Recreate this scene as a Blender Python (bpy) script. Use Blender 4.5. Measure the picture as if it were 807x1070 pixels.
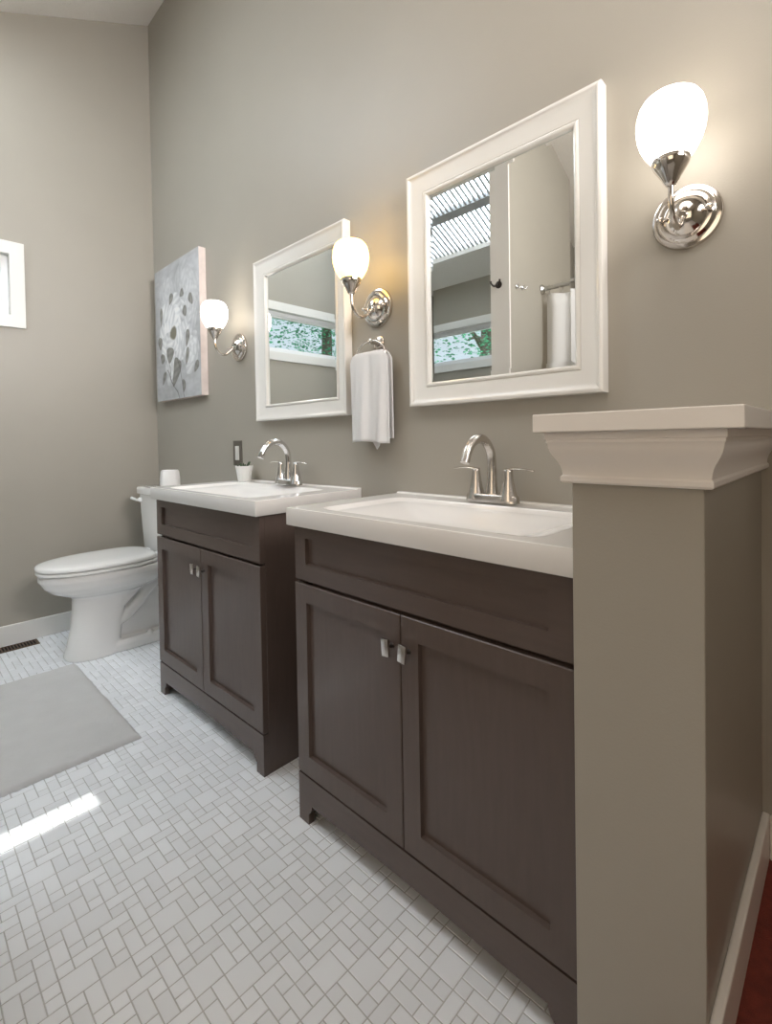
import bpy, bmesh, math, random
from math import sin, cos, pi, radians, sqrt, tan, atan2
from mathutils import Vector, Matrix
import numpy as np

for o in list(bpy.data.objects):
    bpy.data.objects.remove(o)
SC = bpy.context.scene
COL = SC.collection
random.seed(7)

# ------------------------------------------------------------------ camera, world, sun, exposure
F, CYP, YAW, PITCH, ROLL, DW, HC = 510.0, 468.75, 0.7683, -0.017, -0.0164, 1.2387, 1.0495
W_, H_ = 807.0, 1070.0
fw = Vector((-sin(YAW)*cos(PITCH), cos(YAW)*cos(PITCH), sin(PITCH)))
rt = Vector((cos(YAW), sin(YAW), 0))
up = rt.cross(fw)
r2 = rt*cos(ROLL) + up*sin(ROLL)
u2 = -rt*sin(ROLL) + up*cos(ROLL)
cd = bpy.data.cameras.new('camera')
cam = bpy.data.objects.new('camera', cd)
COL.objects.link(cam)
m3 = Matrix((r2, u2, -fw)).transposed()
cam.matrix_world = Matrix.Translation((0, -DW, HC)) @ m3.to_4x4()
cd.sensor_fit = 'VERTICAL'
cd.sensor_height = 24.0
cd.sensor_width = 24.0*W_/H_
cd.lens = F/H_*24.0
cd.shift_x = 0.0
cd.shift_y = (CYP-H_/2)/H_
cd.clip_start = 0.02
SC.camera = cam

world = bpy.data.worlds.new('world')
SC.world = world
world.use_nodes = True
bg = world.node_tree.nodes['Background']
bg.inputs[0].default_value = (0.80, 0.90, 1.0, 1)
bg.inputs[1].default_value = 0.9

SKY_E = 9.0            # daylight through the ribbed skylight blind
FILL_PANEL_E = 6.0       # glow of an added ceiling panel that fills the room, out of view
sd = bpy.data.lights.new('sun', 'SUN')
sd.energy = 4.6
sd.angle = radians(0.5)
sd.color = (1.0, 0.97, 0.93)
sun = bpy.data.objects.new('sun', sd)
COL.objects.link(sun)
sun.rotation_euler = Vector((1.0, -0.020, -1.120)).to_track_quat('-Z', 'Y').to_euler()

def area_lamp(name, loc, size, direction, energy, color):
    d = bpy.data.lights.new(name, 'AREA')
    d.shape = 'RECTANGLE'; d.size, d.size_y = size
    d.energy = energy; d.color = color
    o = bpy.data.objects.new(name, d); COL.objects.link(o)
    o.location = loc
    o.rotation_euler = Vector(direction).to_track_quat('-Z', 'Y').to_euler()
    return o
# fill lamps added behind and above the camera, no opening known there
area_lamp('fill_behind_camera', (-0.15, -2.47, 1.55), (1.9, 1.3), (-0.25, 1, -0.05), 14, (1.0, 0.81, 0.60))
area_lamp('fill_overhead', (-0.15, -1.45, 2.93), (1.5, 0.9), (-0.5, 0.1, -1), 16, (1.0, 0.95, 0.91))
# open sky falling steeply through the far long window
area_lamp('daylight_far_window', (-2.37, -3.05, 2.75), (1.3, 0.6), (-0.05, 1, -1.2), 450, (0.93, 0.97, 1.0))
high = area_lamp('fill_right_wall', (1.22, -0.62, 2.35), (0.9, 0.8), (-1, -0.03, -0.06), 16, (1.0, 0.95, 0.92))  # added fill lamp at the right wall, brightens the left wall and toilet
high.data.spread = radians(78)
vt = SC.view_settings
SC.display_settings.display_device = 'sRGB'
vt.view_transform = 'Standard'
vt.look = 'None'
vt.exposure = 0.22
vt.gamma = 1.0
vt.use_curve_mapping = False

# ------------------------------------------------------------------ materials
def nt(name):
    m = bpy.data.materials.new(name); m.use_nodes = True
    return m, m.node_tree, m.node_tree.nodes['Principled BSDF']
def mat(name, col, rough=0.5, metal=0.0, noise=0.0, nscale=20.0, bump=0.0, bscale=200.0, coat=0.0, spec=0.5,
        stretch=None, sheen=0.0, bdist=0.001):
    m, t, p = nt(name)
    p.inputs['Base Color'].default_value = (*col, 1)
    p.inputs['Roughness'].default_value = rough
    p.inputs['Metallic'].default_value = metal
    p.inputs['Coat Weight'].default_value = coat
    p.inputs['Coat Roughness'].default_value = 0.12
    p.inputs['Specular IOR Level'].default_value = spec
    p.inputs['Sheen Weight'].default_value = sheen
    N, L = t.nodes, t.links
    tc = N.new('ShaderNodeTexCoord')
    mp = N.new('ShaderNodeMapping')
    L.new(tc.outputs['Object'], mp.inputs[0])
    if stretch: mp.inputs['Scale'].default_value = stretch
    if noise > 0:
        n = N.new('ShaderNodeTexNoise'); n.inputs['Scale'].default_value = nscale
        n.inputs['Detail'].default_value = 5
        L.new(mp.outputs[0], n.inputs['Vector'])
        r = N.new('ShaderNodeMapRange')
        r.inputs[1].default_value = 0.3; r.inputs[2].default_value = 0.7
        r.inputs[3].default_value = 1-noise; r.inputs[4].default_value = 1+noise
        L.new(n.outputs[0], r.inputs[0])
        mx = N.new('ShaderNodeMix'); mx.data_type = 'RGBA'; mx.blend_type = 'MULTIPLY'
        mx.inputs[0].default_value = 1
        mx.inputs[6].default_value = (*col, 1)
        L.new(r.outputs[0], mx.inputs[7])
        L.new(mx.outputs[2], p.inputs['Base Color'])
    if bump > 0:
        n = N.new('ShaderNodeTexNoise'); n.inputs['Scale'].default_value = bscale
        n.inputs['Detail'].default_value = 3
        L.new(mp.outputs[0], n.inputs['Vector'])
        b = N.new('ShaderNodeBump'); b.inputs['Strength'].default_value = bump
        b.inputs['Distance'].default_value = bdist
        L.new(n.outputs[0], b.inputs['Height'])
        L.new(b.outputs[0], p.inputs['Normal'])
    return m

M = {}
M['wall'] = mat('greige_paint', (0.385, 0.360, 0.310), 0.40, bump=0.25, bscale=260, noise=0.02, nscale=3, spec=0.45)
M['ceiling'] = mat('ceiling_paint', (0.88, 0.85, 0.81), 0.9, bump=0.9, bscale=90, bdist=0.004)
M['trimwhite'] = mat('white_trim_paint', (0.78, 0.77, 0.74), 0.35, bump=0.08, bscale=120)
M['captrim'] = mat('cream_trim_paint', (0.84, 0.80, 0.76), 0.4, bump=0.15, bscale=150, stretch=(0.3, 1, 1))
M['tile'] = None
M['wood'] = mat('espresso_wood', (0.106, 0.079, 0.069), 0.27, noise=0.04, nscale=14, stretch=(6, 6, 0.7), bump=0.05, bscale=60, spec=0.5)
M['woodh'] = mat('espresso_wood_level_grain', (0.106, 0.079, 0.069), 0.27, noise=0.04, nscale=14, stretch=(0.7, 6, 6), bump=0.05, bscale=60, spec=0.5)
M['top'] = mat('cultured_marble', (0.88, 0.865, 0.85), 0.15, coat=0.3, spec=0.5)
M['porcelain'] = mat('porcelain', (0.88, 0.88, 0.87), 0.08, coat=0.5)
M['seat'] = mat('seat_plastic', (0.84, 0.84, 0.83), 0.22)
M['nickel'] = mat('brushed_nickel', (0.62, 0.59, 0.56), 0.24, metal=1.0)
M['nickel_shiny'] = mat('polished_nickel', (0.66, 0.62, 0.58), 0.12, metal=1.0)
M['chrome'] = mat('chrome', (0.80, 0.80, 0.82), 0.06, metal=1.0)
M['mirrorframe'] = mat('mirror_frame_paint', (0.80, 0.79, 0.76), 0.22, coat=0.3)
M['mirror'] = mat('silvered_glass', (0.86, 0.89, 0.89), 0.0, metal=1.0)
M['towel'] = mat('terry_cotton', (0.82, 0.82, 0.83), 0.95, bump=0.9, bscale=900, sheen=0.3, bdist=0.002)
M['matfab'] = mat('bath_mat_cotton', (0.72, 0.72, 0.72), 0.95, bump=1.0, bscale=420, sheen=0.3, bdist=0.004, noise=0.03, nscale=12)
M['pot'] = mat('white_ceramic', (0.82, 0.82, 0.80), 0.3)
M['soil'] = mat('potting_soil', (0.05, 0.035, 0.025), 0.95, bump=1.0, bscale=300, bdist=0.003)
M['succulent'] = mat('succulent_leaf', (0.045, 0.085, 0.04), 0.5, noise=0.4, nscale=60)
M['plate'] = mat('pewter_wallplate', (0.17, 0.155, 0.135), 0.38, metal=0.6)
M['switch'] = mat('switch_plastic', (0.72, 0.71, 0.68), 0.35)
M['vent'] = mat('bronze_vent', (0.12, 0.075, 0.045), 0.5, metal=0.4)
M['dark'] = mat('dark_void', (0.01, 0.008, 0.008), 0.9)
M['paper'] = mat('toilet_paper', (0.85, 0.84, 0.83), 0.95, bump=0.8, bscale=200, bdist=0.003)
M['canvasedge'] = mat('canvas_edge', (0.74, 0.66, 0.63), 0.85, bump=0.5, bscale=500, noise=0.05, nscale=30)
M['curtain'] = mat('curtain_fabric', (0.78, 0.77, 0.76), 0.9)
M['redfloor'] = mat('red_carpet', (0.20, 0.035, 0.022), 0.9, bump=1.0, bscale=500, bdist=0.003, noise=0.2, nscale=60)
M['hook'] = mat('bronze_hook', (0.06, 0.05, 0.045), 0.35, metal=0.9)
M['bark'] = mat('bark', (0.16, 0.13, 0.11), 0.9, noise=0.3, nscale=14)
M['leaf'] = mat('leaf', (0.10, 0.42, 0.24), 0.55, noise=0.4, nscale=3)
M['lawn'] = mat('lawn', (0.07, 0.16, 0.04), 0.9, noise=0.3, nscale=3)
M['vinyl'] = mat('white_vinyl', (0.82, 0.83, 0.84), 0.3)
M['rodmetal'] = mat('rod_steel', (0.55, 0.54, 0.52), 0.3, metal=1.0)

# tile: white glazed, tone of each tile varies a little
m, t, p = nt('glazed_tile')
g = t.nodes.new('ShaderNodeNewGeometry')
r = t.nodes.new('ShaderNodeMapRange')
r.inputs[3].default_value = 0.93; r.inputs[4].default_value = 1.04
t.links.new(g.outputs['Random Per Island'], r.inputs[0])
mx = t.nodes.new('ShaderNodeMix'); mx.data_type = 'RGBA'; mx.blend_type = 'MULTIPLY'; mx.inputs[0].default_value = 1
mx.inputs[6].default_value = (0.90, 0.925, 0.965, 1)
t.links.new(r.outputs[0], mx.inputs[7]); t.links.new(mx.outputs[2], p.inputs['Base Color'])
p.inputs['Roughness'].default_value = 0.3
M['tile'] = m
M['grout'] = mat('grout', (0.55, 0.55, 0.555), 0.9, noise=0.1, nscale=30)

# window glass: clear sheet with a faint mirror skin
def glassmat(name, tint=(0.93, 0.97, 0.96)):
    m = bpy.data.materials.new(name); m.use_nodes = True
    t = m.node_tree; t.nodes.clear()
    o = t.nodes.new('ShaderNodeOutputMaterial'); tr = t.nodes.new('ShaderNodeBsdfTransparent')
    gl = t.nodes.new('ShaderNodeBsdfGlossy'); gl.inputs['Roughness'].default_value = 0.0
    fr = t.nodes.new('ShaderNodeFresnel'); fr.inputs[0].default_value = 1.45
    mi = t.nodes.new('ShaderNodeMixShader')
    tr.inputs[0].default_value = (*tint, 1)
    t.links.new(fr.outputs[0], mi.inputs[0]); t.links.new(tr.outputs[0], mi.inputs[1]); t.links.new(gl.outputs[0], mi.inputs[2])
    t.links.new(mi.outputs[0], o.inputs[0])
    return m
M['glass'] = glassmat('window_glass')

def glow(name, col, strength, base=(0.9, 0.9, 0.88), rough=0.3):
    m, t, p = nt(name)
    p.inputs['Base Color'].default_value = (*base, 1)
    p.inputs['Roughness'].default_value = rough
    p.inputs['Emission Color'].default_value = (*col, 1)
    p.inputs['Emission Strength'].default_value = strength
    return m
M['shade_neutral'] = glow('lit_frosted_glass_neutral', (1.0, 0.90, 0.80), 6.0)
M['shade_warm'] = glow('lit_frosted_glass_warm', (1.0, 0.58, 0.10), 4.5)
M['shade_white'] = glow('lit_frosted_glass_white', (1.0, 0.90, 0.80), 6.0)
M['skypanel'] = glow('skylight_panel', (0.86, 0.94, 1.0), SKY_E, rough=0.6)
M['fillpanel'] = glow('ceiling_fill_glow', (0.86, 0.94, 1.0), FILL_PANEL_E, rough=0.6)
M['skyrib'] = mat('skylight_rib', (0.55, 0.56, 0.58), 0.5)

# ------------------------------------------------------------------ mesh helpers
def obj(name, bm, mats, parent=None, smooth=True, angle=35, loc=None):
    bmesh.ops.recalc_face_normals(bm, faces=bm.faces)
    me = bpy.data.meshes.new(name)
    bm.to_mesh(me); bm.free()
    for mm in (mats if isinstance(mats, (list, tuple)) else [mats]): me.materials.append(mm)
    if smooth:
        for f in me.polygons: f.use_smooth = True
        try: me.set_sharp_from_angle(angle=radians(angle))
        except Exception: pass
    o = bpy.data.objects.new(name, me)
    COL.objects.link(o)
    if parent: o.parent = parent
    if loc is not None: o.location = loc
    return o
def tag(o, label=None, cat=None, group=None, kind=None):
    if label: o['label'] = label
    if cat: o['category'] = cat
    if group: o['group'] = group
    if kind: o['kind'] = kind
    return o
def thing(name, label, cat, loc=(0, 0, 0), rz=0, group=None):
    o = bpy.data.objects.new(name, None); COL.objects.link(o)
    o.empty_display_size = 0.05
    o.location = loc; o.rotation_euler = (0, 0, rz)
    return tag(o, label, cat, group)
def struct(name, bm, mats, parent=None, **k):
    o = obj(name, bm, mats, parent, **k)
    if not parent: o['kind'] = 'structure'
    return o
def copy_tree(o, parent=None):
    c = o.copy(); COL.objects.link(c)
    if parent: c.parent = parent
    for ch in [x for x in bpy.data.objects if x.parent == o]: copy_tree(ch, c)
    return c

def box(bm, x0, x1, y0, y1, z0, z1, bev=0.0, seg=2, mi=0):
    vs = [bm.verts.new((x, y, z)) for x in (x0, x1) for y in (y0, y1) for z in (z0, z1)]
    q = [(0, 1, 3, 2), (4, 6, 7, 5), (0, 4, 5, 1), (2, 3, 7, 6), (0, 2, 6, 4), (1, 5, 7, 3)]
    fs = [bm.faces.new([vs[i] for i in f]) for f in q]
    for f in fs: f.material_index = mi
    if bev > 0:
        es = list({e for f in fs for e in f.edges})
        r = bmesh.ops.bevel(bm, geom=es, offset=bev, segments=seg, profile=0.5, affect='EDGES')
        for f in r['faces']: f.material_index = mi
    return fs
def newbox(*a, **k):
    bm = bmesh.new(); box(bm, *a, **k); return bm
def loft(bm, rings, cap0=True, cap1=True, closed=True, mi=0):
    R = [[bm.verts.new(p) for p in r] for r in rings]
    n = len(R[0])
    for a, b in zip(R[:-1], R[1:]):
        for i in range(n if closed else n-1):
            j = (i+1) % n
            try:
                f = bm.faces.new((a[i], a[j], b[j], b[i])); f.material_index = mi
            except ValueError: pass
    if cap0 and closed: bm.faces.new(R[0][::-1]).material_index = mi
    if cap1 and closed: bm.faces.new(R[-1]).material_index = mi
    return R
def lathe(bm, prof, c=(0, 0, 0), n=32, axis='z', cap0=True, cap1=True, sx=1, sy=1, mi=0):
    rings = []
    for r, h in prof:
        ring = []
        for i in range(n):
            a = 2*pi*i/n
            u, v = r*cos(a)*sx, r*sin(a)*sy
            if axis == 'z': p = (c[0]+u, c[1]+v, c[2]+h)
            elif axis == 'y': p = (c[0]+u, c[1]-h, c[2]+v)     # h grows towards -y (out of the mirror wall)
            else: p = (c[0]+h, c[1]+u, c[2]+v)
            ring.append(p)
        rings.append(ring)
    return loft(bm, rings, cap0, cap1, mi=mi)
def smooth_path(pts, n=8):
    P = [Vector(p) for p in pts]
    if len(P) < 3: return P
    out = []
    for i in range(len(P)-1):
        p0 = P[max(i-1, 0)]; p1 = P[i]; p2 = P[i+1]; p3 = P[min(i+2, len(P)-1)]
        for k in range(n):
            t_ = k/n
            out.append(0.5*((2*p1)+(-p0+p2)*t_+(2*p0-5*p1+4*p2-p3)*t_*t_+(-p0+3*p1-3*p2+p3)*t_**3))
    out.append(P[-1])
    return out
def tube(bm, pts, rad, n=16, smooth=True, k=8, mi=0, flat=1.0):
    """rad: number or list of radii at the control points"""
    P = smooth_path(pts, k) if smooth else [Vector(p) for p in pts]
    m = len(P)
    if not isinstance(rad, (list, tuple)): rr = [rad]*m
    else:
        rr = [np.interp(i/(m-1)*(len(rad)-1), range(len(rad)), rad) for i in range(m)]
    prev = None; rings = []
    for i in range(m):
        tan_ = (P[min(i+1, m-1)]-P[max(i-1, 0)]).normalized()
        if prev is None:
            a = Vector((0, 0, 1)) if abs(tan_.z) < 0.9 else Vector((1, 0, 0))
            nrm = tan_.cross(a).normalized()
        else:
            nrm = (prev - tan_*prev.dot(tan_)).normalized()
        prev = nrm
        b = tan_.cross(nrm)
        rings.append([P[i]+(nrm*cos(2*pi*j/n)+b*sin(2*pi*j/n)*flat)*rr[i] for j in range(n)])
    return loft(bm, rings, mi=mi)
def rect_sweep(bm, x0, x1, z0, z1, prof, ybase=0.0, mi=0):
    """closed picture-frame moulding; prof = [(inset, height)] ; height grows towards -y"""
    rings = []
    for (sx, sz) in ((0, 0), (1, 0), (1, 1), (0, 1)):
        ring = []
        for ins, h in prof:
            x = x0+ins if sx == 0 else x1-ins
            z = z0+ins if sz == 0 else z1-ins
            ring.append((x, ybase-h, z))
        rings.append(ring)
    R = [[bm.verts.new(p) for p in r] for r in rings]
    n = len(prof)
    for k in range(4):
        a, b = R[k], R[(k+1) % 4]
        for i in range(n):
            j = (i+1) % n
            f = bm.faces.new((a[i], a[j], b[j], b[i])); f.material_index = mi
def bevel_mod(o, w=0.002, seg=2):
    b = o.modifiers.new('bevel', 'BEVEL'); b.width = w; b.segments = seg; b.limit_method = 'ANGLE'; b.angle_limit = radians(40)
    return o

# ------------------------------------------------------------------ room
XL, XR, YB = -3.2366, 1.25, -2.5
ZH, SL = 3.70, 0.490            # ceiling height on the mirror wall, slope towards the far side
T = 0.14
def zc(y): return ZH + SL*y

# floor: mosaic of big squares, oblongs and small squares, repeat of six units
U = 0.0287
PAT = [(0, 0, 2, 2), (2, 2, 2, 2), (0, 5, 1, 1), (1, 5, 1, 1), (0, 4, 2, 1), (0, 2, 2, 1), (1, 3, 1, 1), (2, 0, 1, 1),
       (2, 4, 1, 2), (2, 1, 2, 1), (3, 4, 1, 1), (3, 5, 1, 1), (3, 0, 2, 1), (4, 1, 1, 1), (4, 2, 1, 1), (4, 3, 1, 2),
       (4, 5, 2, 1), (5, 0, 1, 1), (5, 1, 1, 2), (5, 4, 1, 1), (5, 3, 2, 1)]
OX, OY = -0.957, -0.849
bm = bmesh.new()
rg = random.Random(3)
for i in range(-14, 14):
    for j in range(-10, 6):
        for (cx, cy, w, h) in PAT:
            x0 = OX+(i*6+cx)*U; y0 = OY+(j*6+cy)*U
            x1 = x0+w*U; y1 = y0+h*U
            x0 = max(x0, XL); x1 = min(x1, XR); y0 = max(y0, YB); y1 = min(y1, 0.0)
            if x1-x0 < 0.004 or y1-y0 < 0.004: continue
            g_ = 0.0011
            b_ = 0.0011
            zt = rg.uniform(-0.00015, 0.00015)
            tx, ty = rg.uniform(-.0002, .0002), rg.uniform(-.0002, .0002)
            lo = [bm.verts.new((x, y, -0.0012)) for x, y in ((x0+g_, y0+g_), (x1-g_, y0+g_), (x1-g_, y1-g_), (x0+g_, y1-g_))]
            hi = [bm.verts.new((x, y, zt+tx*s+ty*q)) for (x, y), s, q in zip(((x0+g_+b_, y0+g_+b_), (x1-g_-b_, y0+g_+b_), (x1-g_-b_, y1-g_-b_), (x0+g_+b_, y1-g_-b_)), (-1, 1, 1, -1), (-1, -1, 1, 1))]
            bm.faces.new(hi)
            for k in range(4):
                bm.faces.new((lo[k], lo[(k+1) % 4], hi[(k+1) % 4], hi[k]))
box(bm, XL-T, XR+T, YB-T, T, -0.12, -0.0011, mi=1)
struct('floor', bm, [M['tile'], M['grout']], smooth=False)

# walls
def wall_poly(pts, axis, a0, a1, holes=None):
    """slab with outline pts in the wall plane, extruded between a0 and a1 on axis"""
    bm = bmesh.new()
    def P(p, a): return (a, p[0], p[1]) if axis == 'x' else (p[0], a, p[1])
    A = [bm.verts.new(P(p, a0)) for p in pts]; B = [bm.verts.new(P(p, a1)) for p in pts]
    n = len(pts)
    bm.faces.new(A); bm.faces.new(B[::-1])
    for i in range(n): bm.faces.new((A[i], B[i], B[(i+1) % n], A[(i+1) % n]))
    return bm
def merge(dst, src):
    me = bpy.data.meshes.new('tmp'); src.to_mesh(me); src.free(); dst.from_mesh(me); bpy.data.meshes.remove(me)

struct('wall_back', wall_poly([(XL-T, -0.12), (XR+T, -0.12), (XR+T, ZH+0.1), (XL-T, ZH+0.1)], 'y', 0, T), M['wall'], smooth=False)
# left wall with the long window opening
WY0, WY1, WZ0, WZ1 = -2.20, -0.741, 1.744, 2.073
bm = bmesh.new()
for seg in ([(YB-T, -0.12), (0, -0.12), (0, WZ0), (YB-T, WZ0)],
            [(WY1, WZ0), (0, WZ0), (0, WZ1), (WY1, WZ1)],
            [(YB-T, WZ0), (WY0, WZ0), (WY0, WZ1), (YB-T, WZ1)],
            [(YB-T, WZ1), (0, WZ1), (0, zc(0)+.05), (YB-T, zc(YB-T)+.05)]):
    merge(bm, wall_poly(seg, 'x', XL-T, XL))
struct('wall_left', bm, M['wall'], smooth=False)
# far wall (seen in the mirrors) with its own long window
VX0, VX1 = -3.04, -1.70
bm = bmesh.new()
for seg in ([(XL, -0.12), (XR, -0.12), (XR, WZ0), (XL, WZ0)],
            [(VX1, WZ0), (XR, WZ0), (XR, WZ1), (VX1, WZ1)],
            [(XL, WZ0), (VX0, WZ0), (VX0, WZ1), (XL, WZ1)],
            [(XL, WZ1), (XR, WZ1), (XR, zc(YB)+.03), (XL, zc(YB)+.03)]):
    merge(bm, wall_poly(seg, 'y', YB-T, YB))
struct('wall_front', bm, M['wall'], smooth=False)
struct('wall_right', wall_poly([(YB-T, -0.12), (0, -0.12), (0, zc(0)+.05), (YB-T, zc(YB-T)+.05)], 'x', XR, XR+T), M['wall'], smooth=False)
# partition seen in the large mirror
PX0, PX1, PY1 = -1.468, -1.36, -1.18
struct('wall_partition', wall_poly([(YB, 0.0), (PY1, 0.0), (PY1, zc(PY1)), (YB, zc(YB))], 'x', PX0, PX1), M['wall'], smooth=False)

struct('lit_end_board', wall_poly([(PY1, 0.0), (PY1+0.012, 0.0), (PY1+0.012, zc(PY1+.012)-0.001), (PY1, zc(PY1)-0.001)], 'x', PX0-0.004, PX1+0.004), M['captrim'], smooth=False)  # added cream board: sconce light on the partition end, put into its colour

# sloped ceiling with an opening for the ribbed skylight
SX0, SX1, SY0, SY1 = -3.02, -1.60, -2.23, -1.66
CY0, CY1 = -1.50, -1.02
def cslab(bm, x0, x1, y0, y1, dz0=0.0, dz1=0.1, mi=0):
    pts = [(x, y, zc(y)+d) for x in (x0, x1) for y in (y0, y1) for d in (dz0, dz1)]
    vs = [bm.verts.new(p) for p in pts]
    for q in [(0, 1, 3, 2), (4, 6, 7, 5), (0, 4, 5, 1), (2, 3, 7, 6), (0, 2, 6, 4), (1, 5, 7, 3)]:
        bm.faces.new([vs[i] for i in q]).material_index = mi
bm = bmesh.new()
cslab(bm, XL-T, XR+T, CY1, T)
cslab(bm, SX0, SX1, SY1, CY0)
cslab(bm, XL-T, XR+T, YB-T, SY0)
cslab(bm, XL-T, SX0, SY0, CY1)
cslab(bm, SX1, XR+T, SY0, CY1)
struct('ceiling', bm, M['ceiling'], smooth=False)
bm = bmesh.new()
cslab(bm, SX0, SX1, SY0, SY1, 0.072, 0.095)
sky = struct('window_3', bm, M['skypanel'], smooth=False)
bm = bmesh.new()
cslab(bm, SX0, SX1, CY0, CY1, 0.06, 0.09)
struct('fill_panel', bm, M['fillpanel'], smooth=False)  # unseen glowing panel, added to brighten walls and floor
bm = bmesh.new()
YM = -1.915
x = SX0+0.01
while x < SX1:
    cslab(bm, x, x+0.016, SY0, YM-0.03, 0.035, 0.07)
    cslab(bm, x, x+0.016, YM+0.03, SY1, 0.035, 0.07)
    x += 0.042
obj('ribs', bm, M['skyrib'], sky, smooth=False)
bm = bmesh.new()
cslab(bm, SX0, SX1, YM-0.03, YM+0.03, 0.03, 0.075)
obj('crossbar', bm, M['skyrib'], sky, smooth=False)

# windows: casing, vinyl sash, pane
def window(name, along, a0, a1, plane, sgn):
    """along 'y': on the left wall (plane x); along 'x': on the far wall (plane y). sgn: towards the outside"""
    def P(a, z, d):   # d = distance outwards from the inner wall face
        return (plane+sgn*d, a, z) if along == 'y' else (a, plane+sgn*d, z)
    def ringbm(outer, inner, d0, d1):
        bm = bmesh.new()
        c = lambda m_: [(a0-m_, WZ0-m_), (a1+m_, WZ0-m_), (a1+m_, WZ1+m_), (a0-m_, WZ1+m_)]
        O0 = [bm.verts.new(P(a, z, d0)) for a, z in c(outer)]; O1 = [bm.verts.new(P(a, z, d1)) for a, z in c(outer)]
        I0 = [bm.verts.new(P(a, z, d0)) for a, z in c(inner)]; I1 = [bm.verts.new(P(a, z, d1)) for a, z in c(inner)]
        for k in range(4):
            j = (k+1) % 4
            bm.faces.new((O0[k], O0[j], I0[j], I0[k])); bm.faces.new((O1[k], I1[k], I1[j], O1[j]))
            bm.faces.new((O0[k], O1[k], O1[j], O0[j])); bm.faces.new((I0[k], I0[j], I1[j], I1[k]))
        return bm
    bm = ringbm(0.062, -0.004, -0.014, 0.0)
    merge(bm, ringbm(0.0, -0.004, 0.0, 0.10))
    w = struct(name, bm, M['trimwhite'], smooth=False)
    bevel_mod(w, 0.0015)
    bm = bmesh.new()
    vs = [bm.verts.new(P(a, z, d)) for a in (a0-.1, a1+.1) for z in (WZ1, WZ1+.02) for d in (T, T+.065)]
    for q in [(0, 1, 3, 2), (4, 6, 7, 5), (0, 4, 5, 1), (2, 3, 7, 6), (0, 2, 6, 4), (1, 5, 7, 3)]:
        bm.faces.new([vs[i] for i in q])
    obj('sun_cut_board', bm, M['vinyl'], w, smooth=False)  # unseen outer board, added to narrow the sun patch on the floor
    bm = ringbm(-0.004, -0.034, 0.035, 0.085)
    merge(bm, ringbm(-0.034, -0.046, 0.05, 0.075))
    s = obj('sash', bm, M['vinyl'], w, smooth=False)
    bm = bmesh.new()
    vs = [bm.verts.new(P(a, z, 0.062)) for a, z in ((a0+.04, WZ0+.04), (a1-.04, WZ0+.04), (a1-.04, WZ1-.04), (a0+.04, WZ1-.04))]
    bm.faces.new(vs)
    obj('glass_pane', bm, M['glass'], w, smooth=False)
window('window_1', 'y', WY0, WY1, XL, -1)
window('window_2', 'x', VX0, VX1, YB, -1)

# unseen frames added round two of the fill lamps, no windows known there
def plain_casing(name, c, hw, hh, axis):
    bm = bmesh.new()
    w_ = 0.06
    for a0, a1, b0, b1 in ((-hw-w_, hw+w_, hh, hh+w_), (-hw-w_, hw+w_, -hh-w_, -hh), (-hw-w_, -hw, -hh, hh), (hw, hw+w_, -hh, hh)):
        if axis == 'y': box(bm, c[0]+a0, c[0]+a1, YB, YB+0.04, c[2]+b0, c[2]+b1, bev=0.002, seg=1)
        else: box(bm, XR-0.04, XR, c[1]+a0, c[1]+a1, c[2]+b0, c[2]+b1, bev=0.002, seg=1)
    struct(name, bm, M['trimwhite'], smooth=False)
plain_casing('fill_frame_behind', (-0.15, 0, 1.55), 0.955, 0.655, 'y')
plain_casing('fill_frame_right', (0, -0.62, 2.35), 0.455, 0.405, 'x')

# baseboards
def baseboard(name, x0, x1, y0, y1, z0, h=0.105):
    bm = newbox(x0, x1, y0, y1, z0, z0+h)
    return bevel_mod(struct(name, bm, M['trimwhite'], smooth=False), 0.004)
baseboard('baseboard_left', XL, XL+0.014, YB+.014, 0, 0.0)
baseboard('baseboard_back', XL+0.014, -0.3136, -0.014, 0, 0.0)
baseboard('baseboard_front', XL, PX0, YB, YB+0.014, 0.0)

# pony wall beside the vanity with its crown moulding and cap
PL, PR, PF = -0.3125, -0.1403, -0.51
struct('wall_pony', newbox(PL, PR, PF, 0, 0, 1.057, bev=0.0012, seg=1), M['wall'], smooth=False)
def u_sweep(bm, prof):
    """prof = [(out, z)] moulding carried round left side, front and right side of the pony wall"""
    rings = []
    for corner in range(4):
        ring = []
        for o_, z in prof:
            ring.append([(PL-o_, -0.0005, z), (PL-o_, PF-o_, z), (PR+o_, PF-o_, z), (PR+o_, -0.0005, z)][corner])
        rings.append(ring)
    R = [[bm.verts.new(p) for p in r] for r in rings]
    n = len(prof)
    for k in range(3):
        for i in range(n):
            j = (i+1) % n
            bm.faces.new((R[k][i], R[k][j], R[k+1][j], R[k+1][i]))
    bm.faces.new(R[0]); bm.faces.new(R[3][::-1])
bm = bmesh.new()
prof = [(-0.004, 0.981), (0.010, 0.981), (0.0125, 0.984), (0.0125, 0.990), (0.010, 0.993)]
for k in range(0, 9):
    a = k/8
    prof.append((0.010 + 0.016*(a - 0.55*sin(pi*a*2)/pi/1.6), 0.995+0.045*a))
prof += [(0.0275, 1.042), (0.0275, 1.046), (0.0295, 1.047), (0.0295, 1.057), (-0.004, 1.057)]
u_sweep(bm, prof)
struct('trim_1', bm, M['captrim'], angle=30)
bm = newbox(PL-0.038, PR+0.049, PF-0.05, -0.0005, 1.0572, 1.084, bev=0.0015)
struct('trim_2', bm, M['captrim'], smooth=False)

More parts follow.
